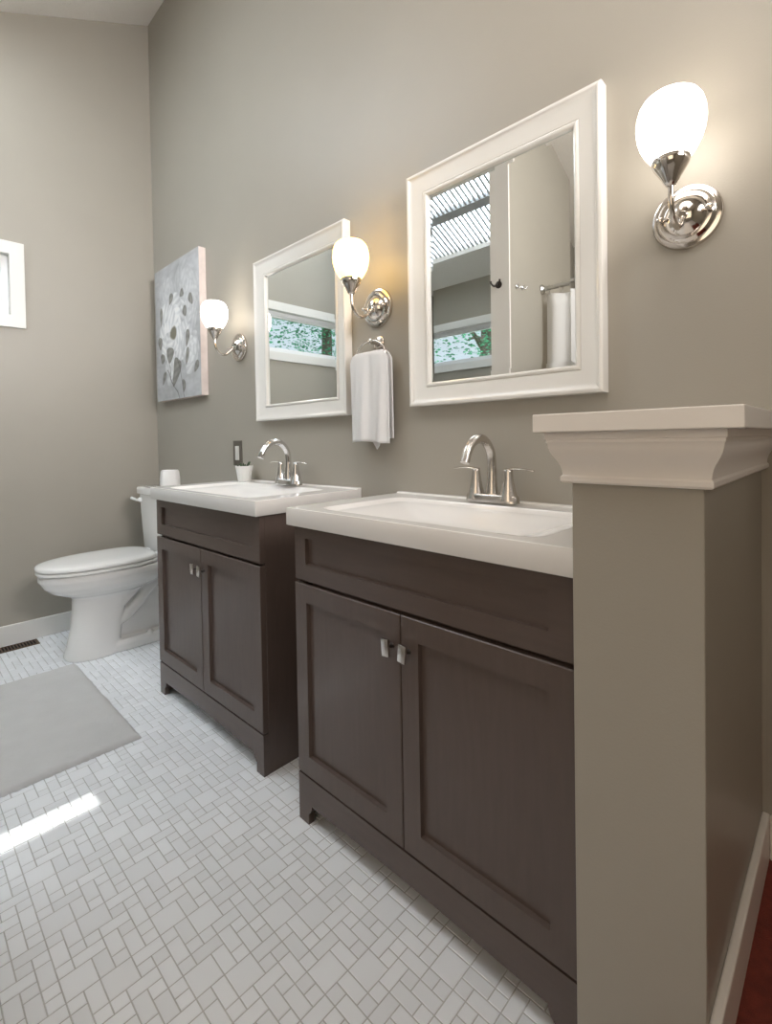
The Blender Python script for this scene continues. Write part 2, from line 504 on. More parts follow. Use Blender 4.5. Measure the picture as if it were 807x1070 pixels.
# raised red floor on the other side of the pony wall with its skirting
ZS = 0.19
struct('floor_step', newbox(PR+0.0005, XR, -0.80, 0, 0.001, ZS), M['redfloor'], smooth=False)
bevel_mod(struct('trim_3', newbox(PR, PR+0.013, PF, 0, ZS, ZS+0.088), M['captrim'], smooth=False), 0.003)
bevel_mod(struct('trim_4', newbox(PR+0.013, XR, -0.013, 0, ZS, ZS+0.088), M['captrim'], smooth=False), 0.003)

# ------------------------------------------------------------------ vanities
def panel(bm, x0, x1, z0, z1, yf, th, stile, rail_b, rail_t, rec=0.011):
    """shaker leaf: frame face at yf (front), recessed field"""
    a = [(x0, z0), (x1, z0), (x1, z1), (x0, z1)]
    b = [(x0+stile, z0+rail_b), (x1-stile, z0+rail_b), (x1-stile, z1-rail_t), (x0+stile, z1-rail_t)]
    e = 0.0012
    c = [(x0+stile+e, z0+rail_b+e), (x1-stile-e, z0+rail_b+e), (x1-stile-e, z1-rail_t-e), (x0+stile+e, z1-rail_t-e)]
    g = 0.0018
    a2 = [(x0+g, z0+g), (x1-g, z0+g), (x1-g, z1-g), (x0+g, z1-g)]
    V = lambda L_, y: [bm.verts.new((x, y, z)) for x, z in L_]
    back, side, A, B, C_ = V(a, yf+th), V(a, yf+g), V(a2, yf), V(b, yf), V(c, yf+rec)
    for P, Q in ((back, side), (side, A), (A, B), (B, C_)):
        for k in range(4):
            j = (k+1) % 4
            bm.faces.new((P[k], P[j], Q[j], Q[k]))
    bm.faces.new(C_); bm.faces.new(back[::-1])

def vanity(loc, rz, w, d, label, label_top, dk):
    """local frame: x 0..w, front face at y=-d, back at y=0"""
    t_ = thing('vanity_cabinet', label, 'bathroom vanity', loc, rz, None)
    HT = 0.8216
    fr = 0.019                      # leaf thickness
    yb = -d+fr                      # carcass front
    bm = bmesh.new()
    box(bm, 0, 0.017, yb, 0, 0, HT, bev=0.001, seg=1)
    box(bm, w-0.017, w, yb, 0, 0, HT, bev=0.001, seg=1)
    box(bm, 0.017, w-0.017, yb+0.002, -0.01, 0.10, 0.118)
    box(bm, 0.017, w-0.017, -0.012, -0.004, 0.10, HT)
    box(bm, 0.017, w-0.017, yb+0.001, yb+0.018, 0.118, HT)
    obj('body', bm, M['wood'], t_, smooth=False)
    # toe rail with bracket feet
    bm = bmesh.new()
    pts = [(0, 0), (0.042, 0), (0.042, 0.030)]
    for k in range(1, 7):
        a = k/6*pi/2
        pts.append((0.042+0.014*sin(a)*1.0, 0.030+0.020*(1-cos(a))+0.006*sin(a)))
    pts.append((w/2, 0.064))
    pts += [(w-x, z) for x, z in pts[:-1][::-1]]
    pts += [(w, 0.131), (0, 0.131)]
    A = [bm.verts.new((x, -d, z)) for x, z in pts]; B = [bm.verts.new((x, -d+0.019, z)) for x, z in pts]
    bm.faces.new(A); bm.faces.new(B[::-1])
    for i in range(len(pts)):
        j = (i+1) % len(pts); bm.faces.new((A[i], B[i], B[j], A[j]))
    obj('toe_rail', bm, M['woodh'], t_, smooth=False)
    bm = bmesh.new(); panel(bm, 0, w, 0.6715, HT, -d, fr, 0.048, 0.045, 0.034, rec=0.011)
    obj('drawer_front', bm, M['woodh'], t_, smooth=False)
    g = w/2
    for s, (x0, x1) in enumerate(((0.0, g-0.0014), (g+0.0014, w))):
        bm = bmesh.new(); panel(bm, x0, x1, 0.136, 0.6625, -d-0.001, fr, 0.050, 0.055, 0.050)
        dr = obj('door', bm, M['wood'], t_, smooth=False)
        kx = g-0.025 if s == 0 else g+0.025
        kz = 0.590
        bm = bmesh.new()
        lathe(bm, [(0.0065, 0), (0.0050, 0.002), (0.0040, 0.008), (0.0045, 0.019)], (kx, -d-0.001, kz-0.002), n=16, axis='y', mi=1)
        tw = -0.18 if s == 0 else 0.25
        b2 = newbox(-0.0105, 0.0105, -0.0035, 0.0035, -0.0195, 0.0195, bev=0.001)
        bmesh.ops.transform(b2, matrix=Matrix.Translation((kx, -d-0.0225, kz)) @ Matrix.Rotation(tw*0.45, 4, 'Y'), verts=b2.verts)
        merge(bm, b2)
        obj('knob', bm, [M['nickel'], M['hook']], dr)
    # integrated sink top
    X0, X1, Y0, Y1 = -0.008, w+0.012, -d-0.020, -0.0005
    ZT = 0.870
    nx, ny = 110, 70
    def top_z(x, y):
        z = ZT
        # back lip
        lb = min(max((y-(Y1-0.022))/0.006, 0), 1)
        z += 0.0045*lb
        # basin
        cx, cy = (X0+X1)/2, (Y0+Y1)/2-0.030
        hx, hy = 0.315, 0.162
        q = (abs((x-cx)/hx)**12+abs((y-cy)/hy)**12)**(1/12)
        if q < 1:
            s_ = min((1-q)/0.55, 1); s_ = s_*s_*(3-2*s_)*0.8+0.2*min((1-q)/0.03, 1)
            z -= 0.048*s_+0.012*(1-min(1, sqrt(((x-cx)/hx)**2+((y-cy)/hy)**2)))*s_
        return z
    bm = bmesh.new()
    grid = []
    # finer rows near the edges
    def spaced(a, b, n, fine):
        base = [a+(b-a)*i/n for i in range(n+1)]
        extra = [a+f_ for f_ in fine]+[b-f_ for f_ in fine]
        return sorted(set(round(v, 5) for v in base+extra))
    xs = spaced(X0, X1, nx, (0.014, 0.018, 0.022)); ys = spaced(Y0, Y1, ny, (0.014, 0.018, 0.022, 0.016, 0.0195))
    e = 0.0012
    for x in xs:
        grid.append([bm.verts.new((min(max(x, X0+e), X1-e), min(max(y, Y0+e), Y1), top_z(x, y))) for y in ys])
    for i in range(len(xs)-1):
        for j in range(len(ys)-1):
            bm.faces.new((grid[i][j], grid[i+1][j], grid[i+1][j+1], grid[i][j+1]))
    # skirt
    per = [(i, 0) for i in range(len(xs))] + [(len(xs)-1, j) for j in range(1, len(ys))] + \
          [(i, len(ys)-1) for i in range(len(xs)-2, -1, -1)] + [(0, j) for j in range(len(ys)-2, 0, -1)]
    n = len(per)
    def rimv(i, j, z, ins):
        x, y = xs[i], ys[j]
        return (min(max(x, X0+ins), X1-ins), min(max(y, Y0+ins), Y1), z)
    l0 = [grid[i][j] for i, j in per]
    l1 = [bm.verts.new(rimv(i, j, grid[i][j].co.z-0.0005, e*0.3)) for i, j in per]
    l2 = [bm.verts.new(rimv(i, j, grid[i][j].co.z-0.0016, 0)) for i, j in per]
    l3 = [bm.verts.new(rimv(i, j, 0.8235, 0)) for i, j in per]
    l4 = [bm.verts.new(rimv(i, j, 0.8216, 0.002)) for i, j in per]
    for a, b in ((l0, l1), (l1, l2), (l2, l3), (l3, l4)):
        for k in range(n):
            j = (k+1) % n
            try: bm.faces.new((a[k], a[j], b[j], b[k]))
            except ValueError: pass
    tt = obj('countertop', bm, M['top'], t_, angle=50)
    tt['label'] = label_top
    cx, cy = (X0+X1)/2, (Y0+Y1)/2-0.030
    bm = bmesh.new()
    lathe(bm, [(0.0, 0.003), (0.018, 0.003), (0.022, 0.0015), (0.023, -0.001)], (cx, cy, top_z(cx, cy)), n=28)
    obj('drain', bm, M['chrome'], tt)
    return t_, tt

c2 = vanity((-1.1223, -0.0, 0), 0, 0.7873, 0.4486,
       'dark brown two-door vanity cabinet nearest the camera, beside the half wall',
       'white sink top on the vanity that meets the half wall', 0)
c1 = vanity((-2.1286, -0.009, 0), radians(0.72), 0.7875, 0.430,
       'dark brown two-door vanity cabinet standing next to the toilet',
       'white sink top carrying the little potted plant', 1)

# ------------------------------------------------------------------ faucets
def faucet(loc, rz, label, mname):
    t_ = thing('faucet', label, 'faucet', loc, rz)
    m_ = M[mname]
    bm = bmesh.new()
    # base plate: elongated oval with a swelling
    rings = []
    for z, s in ((0, 1.0), (0.014, 0.975), (0.019, 0.94), (0.022, 0.84)):
        rings.append([(0.082*s*math.copysign(abs(cos(a))**0.75, cos(a)), 0.026*s*math.copysign(abs(sin(a))**0.8, sin(a)), z) for a in [2*pi*i/40 for i in range(40)]])
    loft(bm, rings)
    obj('base_plate', bm, m_, t_, angle=50)
    bm = bmesh.new()
    lathe(bm, [(0.020, 0.0), (0.0185, 0.006), (0.0165, 0.02), (0.0145, 0.04)], (0, 0, 0.012), n=28)
    pts = [(0, 0, 0.045), (0, 0.001, 0.095), (0, -0.006, 0.138), (0, -0.035, 0.168), (0, -0.073, 0.172), (0, -0.108, 0.150), (0, -0.128, 0.112)]
    tube(bm, pts, [0.0145, 0.0125, 0.0122, 0.0125, 0.0128, 0.0125, 0.0122], n=22, k=10)
    sp = obj('spout', bm, m_, t_, angle=50)
    for s in (-1, 1):
        bm = bmesh.new()
        lathe(bm, [(0.0265, 0.0), (0.0245, 0.008), (0.0185, 0.030), (0.0140, 0.055), (0.0118, 0.076), (0.0112, 0.082), (0.008, 0.085)], (s*0.051, 0, 0.006), n=28)
        h = obj('handle', bm, m_, t_, angle=50)
        bm = bmesh.new()
        # blade lever pointing outwards
        rings = []
        for k in range(11):
            a = k/10
            x = s*(0.043 + 0.082*a)
            z = 0.0885 + 0.004*sin(pi*a) - 0.001*a
            hw = 0.0085*(1-0.35*a); ht = 0.0032*(1-0.45*a)
            if k == 10: hw *= 0.5
            rings.append([(x, hw*cos(b), z+ht*sin(b)) for b in [2*pi*i/14 for i in range(14)]])
        loft(bm, rings)
        obj('lever', bm, m_, h, angle=50)
    return t_
faucet((-0.724, -0.072, 0.8763), 0, 'brushed nickel faucet on the vanity nearest the half wall', 'nickel')
faucet((-1.672, -0.085, 0.8763), radians(0.72), 'shiny faucet on the vanity beside the toilet, near the potted plant', 'chrome')

# ------------------------------------------------------------------ mirrors
def wall_mirror(x0, x1, z0, z1, label):
    cx, cz = (x0+x1)/2, (z0+z1)/2
    t_ = thing('wall_mirror', label, 'mirror', (cx, 0, cz))
    hw, hh = (x1-x0)/2, (z1-z0)/2
    prof = [(0.0, 0.001), (0.0, 0.030), (0.0015, 0.034), (0.006, 0.0355), (0.010, 0.0350), (0.013, 0.0325)]
    for k in range(7):
        a = k/6
        prof.append((0.015+0.043*a, 0.0315-0.0125*(a**0.7)))
    prof += [(0.060, 0.0175), (0.062, 0.0205), (0.066, 0.0225), (0.070, 0.0215), (0.0735, 0.0175), (0.0745, 0.0105), (0.0745, 0.001)]
    bm = bmesh.new()
    rect_sweep(bm, -hw, hw, -hh, hh, prof)
    obj('frame', bm, M['mirrorframe'], t_, angle=25)
    bm = bmesh.new()
    i = 0.0735; b = 0.014
    A = [(-hw+i, -hh+i), (hw-i, -hh+i), (hw-i, hh-i), (-hw+i, hh-i)]
    B = [(-hw+i+b, -hh+i+b), (hw-i-b, -hh+i+b), (hw-i-b, hh-i-b), (-hw+i+b, hh-i-b)]
    a_ = [bm.verts.new((x, -0.0105, z)) for x, z in A]; b_ = [bm.verts.new((x, -0.0110, z)) for x, z in B]
    c_ = [bm.verts.new((x, -0.004, z)) for x, z in A]
    bm.faces.new(b_)
    for k in range(4):
        j = (k+1) % 4
        bm.faces.new((a_[k], a_[j], b_[j], b_[k])); bm.faces.new((c_[k], c_[j], a_[j], a_[k]))
    bm.faces.new(c_[::-1])
    obj('mirror_glass', bm, M['mirror'], t_, smooth=False)
wall_mirror(-1.0544, -0.4369, 1.1574, 1.8979, 'white framed mirror above the nearer vanity, reflecting skylight and curtain')
wall_mirror(-1.9956, -1.3634, 1.1459, 1.8709, 'white framed mirror above the vanity beside the toilet, reflecting a long window')

# ------------------------------------------------------------------ sconces
def sconce(x, z, label, shade_m):
    t_ = thing('wall_sconce', label, 'wall lamp', (x, 0, z))
    bm = bmesh.new()
    lathe(bm, [(0.068, 0.0005), (0.068, 0.006), (0.066, 0.010), (0.060, 0.012), (0.056, 0.012), (0.053, 0.016), (0.050, 0.019),
               (0.045, 0.020), (0.041, 0.020), (0.037, 0.025), (0.030, 0.032), (0.020, 0.038), (0.010, 0.041), (0.001, 0.042)], n=56, axis='y')
    pl = obj('backplate', bm, M['nickel_shiny'], t_, angle=30)
    for s in (-1, 1):
        bm = bmesh.new()
        lathe(bm, [(0.0035, 0.0), (0.0035, 0.010), (0.006, 0.011), (0.0068, 0.015), (0.005, 0.019), (0.001, 0.0205)], (s*0.047, -0.016, 0), n=18, axis='y')
        obj('finial', bm, M['nickel_shiny'], pl)
    bm = bmesh.new()
    tube(bm, [(0, -0.036, -0.008), (0, -0.055, -0.028), (0, -0.082, -0.045), (0, -0.112, -0.036), (0, -0.128, -0.008), (0, -0.130, 0.030)], 0.0055, n=14)
    lathe(bm, [(0.011, 0), (0.011, 0.004), (0.007, 0.010)], (0, -0.034, -0.006), n=18, axis='y')
    obj('arm', bm, M['nickel_shiny'], t_, angle=50)
    bm = bmesh.new()
    lathe(bm, [(0.006, 0.022), (0.010, 0.025), (0.013, 0.030), (0.018, 0.040), (0.026, 0.052), (0.031, 0.060), (0.033, 0.066), (0.033, 0.070), (0.0345, 0.071), (0.0345, 0.0745), (0.030, 0.076)],
          (0, -0.130, 0), n=36)
    obj('shade_holder', bm, M['nickel_shiny'], t_, angle=30)
    bm = bmesh.new()
    outer = [(0.0315, 0.070), (0.038, 0.079), (0.0465, 0.091), (0.0545, 0.107), (0.060, 0.126), (0.0620, 0.145), (0.0605, 0.164), (0.0560, 0.180), (0.0490, 0.191), (0.0430, 0.196)]
    inner = [(r-0.003, h) for r, h in outer[::-1]]
    lathe(bm, outer+[(0.0410, 0.1968)]+inner, (0, -0.130, 0), n=48, cap0=False, cap1=False)
    obj('glass_shade', bm, M[shade_m], t_, angle=60)
    return t_
sconce(-2.184, 1.517, 'wall sconce between the flower canvas and the smaller-looking mirror', 'shade_neutral')
sconce(-1.221, 1.517, 'wall sconce above the towel ring, with yellow glow around it', 'shade_warm')
sconce(-0.268, 1.525, 'large-looking wall sconce near the upper right edge, right of both mirrors', 'shade_white')

# ------------------------------------------------------------------ towel ring and towel
TX, TZ = -1.221, 1.395
t_ = thing('towel_ring', 'chrome towel ring fixed to the wall between the two mirrors', 'towel ring', (TX, 0, TZ))
bm = bmesh.new()
lathe(bm, [(0.026, 0.0005), (0.026, 0.005), (0.022, 0.009), (0.012, 0.012), (0.009, 0.022), (0.010, 0.034), (0.0105, 0.040), (0.0105, 0.047), (0.007, 0.050), (0.001, 0.051)], n=32, axis='y')
obj('wall_mount', bm, M['nickel_shiny'], t_, angle=40)
bm = bmesh.new()
rpts = []
hw = 0.070
for k in range(25):
    a = pi*k/24
    rpts.append(Vector((hw*cos(a), -0.045, -0.050+0.052*sin(a))))
loop = rpts + [Vector((-hw*0.95, -0.045, -0.056)), Vector((-hw*0.8, -0.045, -0.0585)), Vector((0, -0.045, -0.059)), Vector((hw*0.8, -0.045, -0.0585)), Vector((hw*0.95, -0.045, -0.056)), rpts[0]]
tube(bm, loop, 0.0042, n=12, smooth=False)
obj('ring', bm, M['nickel_shiny'], t_, angle=60)

bm = bmesh.new()
nU, nV = 46, 60
ztop = TZ-0.059+0.011
ysc = -0.045
rows = []
zf, zb = 1.043, 1.052
for j in range(nV+1):
    s = j/nV
    # path: front hem -> up -> over the bar -> down the back
    Lf, Lc, Lb = ztop-zf, pi*0.011, ztop-zb
    d = s*(Lf+Lc+Lb)
    if d < Lf: y, z, side = ysc-0.011, zf+d, 0
    elif d < Lf+Lc:
        a = (d-Lf)/0.011; y, z, side = ysc-0.011*cos(a), ztop-0.0+0.011*sin(a), 1
    else: y, z, side = ysc+0.011, ztop-(d-Lf-Lc), 2
    row = []
    drop = min(max((ztop-z)/0.30, 0), 1)
    for i in range(nU+1):
        u = i/nU
        w = 0.128+0.056*min(max(ztop+0.011-z, 0)/0.030, 1)**0.6
        x = TX-0.002+(u-0.5)*w
        ph = 0 if side < 2 else 1.1
        amp = 0.0012+0.0055*drop
        off = amp*(sin(u*2*pi*2.1+0.6+ph)+0.55*sin(u*2*pi*4.3+1.9*drop+ph))
        off -= 0.010*drop*(1 if side == 0 else 0)*math.exp(-((u-0.42)/0.09)**2)
        yy = y+off*(1 if side == 0 else 0.5)
        if side == 2: yy = max(min(yy+0.003*drop, -0.008), y-0.004)
        zz = z+0.004*sin(u*5.0)*drop*(1 if side == 0 else -1)
        row.append(bm.verts.new((x, yy, zz)))
    rows.append(row)
for j in range(nV):
    for i in range(nU):
        bm.faces.new((rows[j][i], rows[j][i+1], rows[j+1][i+1], rows[j+1][i]))
tw = obj('hand_towel', bm, M['towel'], angle=80)
tag(tw, 'white hand towel hanging folded over the towel ring', 'towel')
so = tw.modifiers.new('thickness', 'SOLIDIFY'); so.thickness = 0.005; so.offset = 0
bm = bmesh.new()
v = [bm.verts.new(p) for p in ((TX-0.012, -0.036, 1.058), (TX+0.038, -0.036, 1.058), (TX+0.030, -0.0375, 1.030), (TX+0.018, -0.0365, 1.018))]
bm.faces.new(v)
cr = obj('towel_corner', bm, M['towel'], tw, smooth=False)
so = cr.modifiers.new('thickness', 'SOLIDIFY'); so.thickness = 0.003

# ------------------------------------------------------------------ flower canvas
AX0, AX1, AZ0, AZ1, AD = -3.118, -2.524, 1.310, 2.100, 0.040
NXc, NZc = 190, 250
uu, vv = np.meshgrid(np.linspace(0, 1, NXc+1), np.linspace(0, 1, NZc+1), indexing='ij')
asp = (AZ1-AZ0)/(AX1-AX0)
X_, Y_ = uu, vv*asp
rng = np.random.RandomState(5)
def vnoise(sx, sy, seed):
    r_ = np.random.RandomState(seed).rand(64, 64)
    gx, gy = X_*sx, Y_*sy
    ix, iy = gx.astype(int), gy.astype(int)
    fx, fy = gx-ix, gy-iy
    fx = fx*fx*(3-2*fx); fy = fy*fy*(3-2*fy)
    g_ = lambda a, b: r_[a % 64, b % 64]
    return (g_(ix, iy)*(1-fx)+g_(ix+1, iy)*fx)*(1-fy)+(g_(ix, iy+1)*(1-fx)+g_(ix+1, iy+1)*fx)*fy
n1 = vnoise(4, 4, 1)*.5+vnoise(9, 9, 2)*.3+vnoise(26, 20, 3)*.2
n2 = vnoise(14, 40, 4)
base = np.stack([0.74+0.18*(n1-.5), 0.745+0.18*(n1-.5), 0.755+0.19*(n1-.5)], -1)
base += (0.05*(n2-.5))[..., None]
img = base
wx = (vnoise(7, 7, 8)-.5)*0.05; wy = (vnoise(7, 7, 9)-.5)*0.05
def blend(mask, col):
    global img
    mask = np.clip(mask, 0, 1)[..., None]
    img = img*(1-mask)+np.array(col)*mask
def petal(cx, cy, ang, L_, W_2, col, k=1.0):
    dx, dy = X_+wx-cx, Y_+wy-cy
    a = dx*cos(ang)+dy*sin(ang); b = -dx*sin(ang)+dy*cos(ang)
    t2 = (a-L_/2)/(L_/2)
    wdt = W_2*np.sqrt(np.clip(1-t2*t2, 1e-6, 1))*(0.75+0.35*np.clip(t2, -1, 1))
    m_ = np.clip((wdt-np.abs(b))/0.008, 0, 1)*(np.abs(t2) < 1)
    sh = 0.10*(np.abs(b)/np.maximum(wdt, 1e-4))+0.05*np.sin(a*90+b*40)
    cc = np.stack([col[0]-sh, col[1]-sh, col[2]-sh*0.95], -1)
    mk = (m_*k)[..., None]
    global img
    img = img*(1-mk)+cc*mk
def flower(cx, cy, R_, n, seed, k=1.0, center=True, tone=0.92):
    r_ = random.Random(seed)
    for lay, s in ((0, 1.0), (1, 0.68)):
        for i in range(n):
            a = 2*pi*(i+0.5*lay)/n+r_.uniform(-.12, .12)
            L_ = R_*s*r_.uniform(.88, 1.1)
            v_ = tone+r_.uniform(-.05, .05)+0.03*lay
            petal(cx, cy, a, L_, L_*0.50, (v_, v_+.005, v_+.01), k)
    if center:
        d = np.sqrt((X_+wx*1.4-cx)**2+((Y_+wy*1.4-cy)*1.0)**2)
        blend(np.clip((R_*0.24-d)/0.02, 0, 1)*0.9, (0.46, 0.44, 0.38))
        blend(np.clip((R_*0.10-np.abs(d-R_*0.08))/0.02, 0, 1)*0.5, (0.52, 0.50, 0.44))
def leaf(cx, cy, ang, L_, W_2, col=(0.50, 0.49, 0.46), k=0.72):
    petal(cx, cy, ang, L_, W_2, col, k)
def stem(x0, y0, x1, y1, w=0.006, c=(0.30, 0.29, 0.28)):
    L_ = math.hypot(x1-x0, y1-y0)
    a = ((X_+wx-x0)*(x1-x0)+(Y_+wy-y0)*(y1-y0))/L_
    b = np.abs(-(X_+wx-x0)*(y1-y0)+(Y_+wy-y0)*(x1-x0))/L_
    blend(np.clip((w-b)/0.004, 0, 1)*((a > 0) & (a < L_))*0.8, c)
H1 = asp
flower(0.72, H1*0.80, 0.24, 7, 1, 0.45, False, 0.86)
flower(0.30, H1*0.82, 0.20, 6, 8, 0.35, False, 0.86)
flower(0.80, H1*0.62, 0.20, 6, 2, 0.5, False, 0.87)
flower(0.42, H1*0.50, 0.34, 8, 3, 0.95)
flower(0.80, H1*0.34, 0.22, 7, 4, 0.7, False, 0.9)
flower(0.36, H1*0.24, 0.17, 6, 6, 0.6, False, 0.9)
for a_ in [(0.14, H1*.56, 1.5, .17, .03), (0.34, H1*.70, 1.0, .10, .045), (0.58, H1*.72, .6, .10, .035), (0.10, H1*.38, 1.7, .12, .05), (0.72, H1*.58, 2.3, .10, .04),
           (0.70, H1*.36, 1.2, .14, .04), (0.30, H1*.265, 1.2, .15, .075), (0.42, H1*.10, 1.2, .24, .075), (0.70, H1*.24, 1.3, .14, .035),
           (0.12, H1*.10, 1.0, .15, .03), (0.64, H1*.04, 1.6, .10, .05), (0.86, H1*.16, 0.7, .13, .035), (0.14, H1*.27, 1.3, .09, .05), (0.84, H1*.64, 2.1, .10, .04)]:
    leaf(a_[0], a_[1], a_[2], a_[3]*1.15, a_[4]*1.45)
stem(0.24, H1*.22, 0.42, H1*.12); stem(0.30, H1*.27, 0.34, H1*.16); stem(0.42, H1*.12, 0.56, 0.0); stem(0.56, H1*.14, 0.66, 0.0); stem(0.50, H1*.30, 0.56, H1*.14)
img = np.clip(img*1.0, 0.02, 0.96)
t_ = thing('canvas_painting', 'canvas painting of pale grey flowers hanging in the corner above the toilet', 'painting', (AX0, 0, AZ0))
bm = bmesh.new()
gv = [[bm.verts.new((uu[i, j]*(AX1-AX0), -AD, vv[i, j]*(AZ1-AZ0))) for j in range(NZc+1)] for i in range(NXc+1)]
for i in range(NXc):
    for j in range(NZc):
        bm.faces.new((gv[i][j], gv[i+1][j], gv[i+1][j+1], gv[i][j+1]))
me = bpy.data.meshes.new('painted_face')
bm.to_mesh(me); bm.free()
ca = me.color_attributes.new('paint', 'FLOAT_COLOR', 'POINT')
lin = np.where(img <= 0.04045, img/12.92, ((img+0.055)/1.055)**2.4)
buf = np.concatenate([lin.reshape(-1, 3), np.ones(((NXc+1)*(NZc+1), 1))], 1).astype(np.float32)
ca.data.foreach_set('color', buf.ravel())
m, t, p = nt('painted_canvas')
at = t.nodes.new('ShaderNodeVertexColor'); at.layer_name = 'paint'
t.links.new(at.outputs[0], p.inputs['Base Color']); p.inputs['Roughness'].default_value = 0.7
me.materials.append(m)
face = bpy.data.objects.new('painted_face', me); COL.objects.link(face); face.parent = t_
bm = newbox(0, AX1-AX0, -AD+0.0005, -0.001, 0, AZ1-AZ0)
obj('canvas_body', bm, M['canvasedge'], t_, smooth=False)

# ------------------------------------------------------------------ toilet
TXC = -2.79
toilet = thing('toilet', 'white two-piece toilet with closed lid in the corner', 'toilet', (TXC, 0, 0))
def egg(rx, yf, yb, z, n=48, ex=2.3, exb=3.2):
    """plan outline, front (yf, more negative) rounded, back squarer"""
    cy = yb+(yf-yb)*0.42
    out = []
    for i in range(n):
        a = 2*pi*i/n
        c, s = cos(a), sin(a)
        if s < 0:   # front
            x = rx*math.copysign(abs(c)**(2/ex), c); y = cy-(cy-yf)*abs(s)**(2/ex)
        else:
            x = rx*math.copysign(abs(c)**(2/exb), c); y = cy+(yb-cy)*abs(s)**(2/exb)
        out.append((x, y, z))
    return out
bm = bmesh.new()
loft(bm, [egg(0.112, -0.642, -0.40, 0.0), egg(0.112, -0.642, -0.40, 0.012), egg(0.104, -0.630, -0.40, 0.05), egg(0.098, -0.612, -0.39, 0.13), egg(0.096, -0.602, -0.37, 0.22),
          egg(0.099, -0.600, -0.34, 0.285), egg(0.108, -0.610, -0.30, 0.303), egg(0.130, -0.645, -0.25, 0.318), egg(0.152, -0.688, -0.20, 0.338), egg(0.168, -0.718, -0.18, 0.365), egg(0.177, -0.735, -0.17, 0.395), egg(0.181, -0.740, -0.165, 0.402), egg(0.179, -0.737, -0.165, 0.431)])
# plinth, rear body, shelf under the tank
loft(bm, [egg(0.112, -0.50, -0.09, 0.0, ex=4, exb=4), egg(0.112, -0.50, -0.09, 0.035, ex=4, exb=4), egg(0.098, -0.49, -0.10, 0.055, ex=4, exb=4)])
loft(bm, [egg(0.050, -0.46, -0.10, 0.03, ex=4, exb=4), egg(0.046, -0.46, -0.10, 0.25, ex=4, exb=4), egg(0.055, -0.44, -0.06, 0.36, ex=4, exb=4), egg(0.110, -0.40, -0.04, 0.40, ex=4, exb=4)])
loft(bm, [egg(0.135, -0.30, -0.03, 0.385, ex=4, exb=5), egg(0.170, -0.32, -0.02, 0.405, ex=4, exb=5), egg(0.172, -0.32, -0.02, 0.430, ex=4, exb=5)])
for s in (-1, 1):
    tube(bm, [(s*0.055, -0.44, 0.215), (s*0.062, -0.395, 0.240), (s*0.064, -0.33, 0.305), (s*0.062, -0.26, 0.365), (s*0.055, -0.18, 0.385)], [0.022, 0.026, 0.027, 0.027, 0.024], n=18)
    tube(bm, [(s*0.045, -0.44, 0.140), (s*0.056, -0.390, 0.155), (s*0.060, -0.33, 0.205), (s*0.060, -0.26, 0.285), (s*0.056, -0.205, 0.315), (s*0.052, -0.155, 0.27), (s*0.05, -0.14, 0.15), (s*0.05, -0.15, 0.04)],
         [0.022, 0.027, 0.029, 0.029, 0.029, 0.030, 0.032, 0.036], n=18)
    lathe(bm, [(0.016, 0.03), (0.015, 0.062), (0.008, 0.072)], (s*0.093, -0.27, 0), n=16)
bowl = obj('bowl', bm, M['porcelain'], toilet, angle=180)
rm = bowl.modifiers.new('blend', 'REMESH'); rm.mode = 'VOXEL'; rm.voxel_size = 0.0042; rm.use_smooth_shade = True
sm = bowl.modifiers.new('soften', 'SMOOTH'); sm.factor = 0.6; sm.iterations = 7
bm = bmesh.new()
loft(bm, [egg(0.180, -0.740, -0.215, 0.4335), egg(0.186, -0.746, -0.213, 0.437), egg(0.187, -0.747, -0.213, 0.446), egg(0.183, -0.743, -0.215, 0.4505)])
obj('seat', bm, M['seat'], toilet, angle=50)
bm = bmesh.new()
loft(bm, [egg(0.182, -0.742, -0.225, 0.4535), egg(0.188, -0.748, -0.223, 0.457), egg(0.188, -0.748, -0.223, 0.466), egg(0.184, -0.743, -0.226, 0.473), egg(0.170, -0.722, -0.235, 0.4785), egg(0.13, -0.66, -0.27, 0.4825), egg(0.06, -0.55, -0.35, 0.484)])
obj('lid', bm, M['seat'], toilet, angle=50)
for s in (-1, 1):
    bm = newbox(s*0.07-0.022, s*0.07+0.022, -0.235, -0.205, 0.4305, 0.470, bev=0.006, seg=3)
    obj('hinge', bm, M['seat'], toilet)
def rrect(hx, y0, y1, z, r=0.03, n=6):
    out = []
    for cx, cy, a0 in ((hx-r, y1-r, 0), (-hx+r, y1-r, pi/2), (-hx+r, y0+r, pi), (hx-r, y0+r, 1.5*pi)):
        for k in range(n+1):
            a = a0+pi/2*k/n
            out.append((cx+r*cos(a), cy+r*sin(a), z))
    return out
bm = bmesh.new()
loft(bm, [rrect(0.155, -0.195, -0.02, 0.4315), rrect(0.165, -0.205, -0.015, 0.45), rrect(0.175, -0.212, -0.012, 0.60), rrect(0.185, -0.218, -0.010, 0.766)])
obj('tank', bm, M['porcelain'], toilet, angle=45)
bm = bmesh.new()
loft(bm, [rrect(0.186, -0.222, -0.008, 0.766), rrect(0.195, -0.230, -0.006, 0.771), rrect(0.195, -0.230, -0.006, 0.800), rrect(0.191, -0.226, -0.008, 0.808), rrect(0.18, -0.215, -0.015, 0.811)])
obj('tank_lid', bm, M['porcelain'], toilet, angle=45)
bm = bmesh.new()
lathe(bm, [(0.014, 0.0), (0.014, 0.010), (0.009, 0.016)], (-0.145, -0.216, 0.735), n=18, axis='y')
tube(bm, [(-0.145, -0.236, 0.735), (-0.175, -0.240, 0.737), (-0.210, -0.244, 0.742)], [0.0075, 0.008, 0.009], n=12)
obj('flush_lever', bm, M['porcelain'], toilet, angle=50)

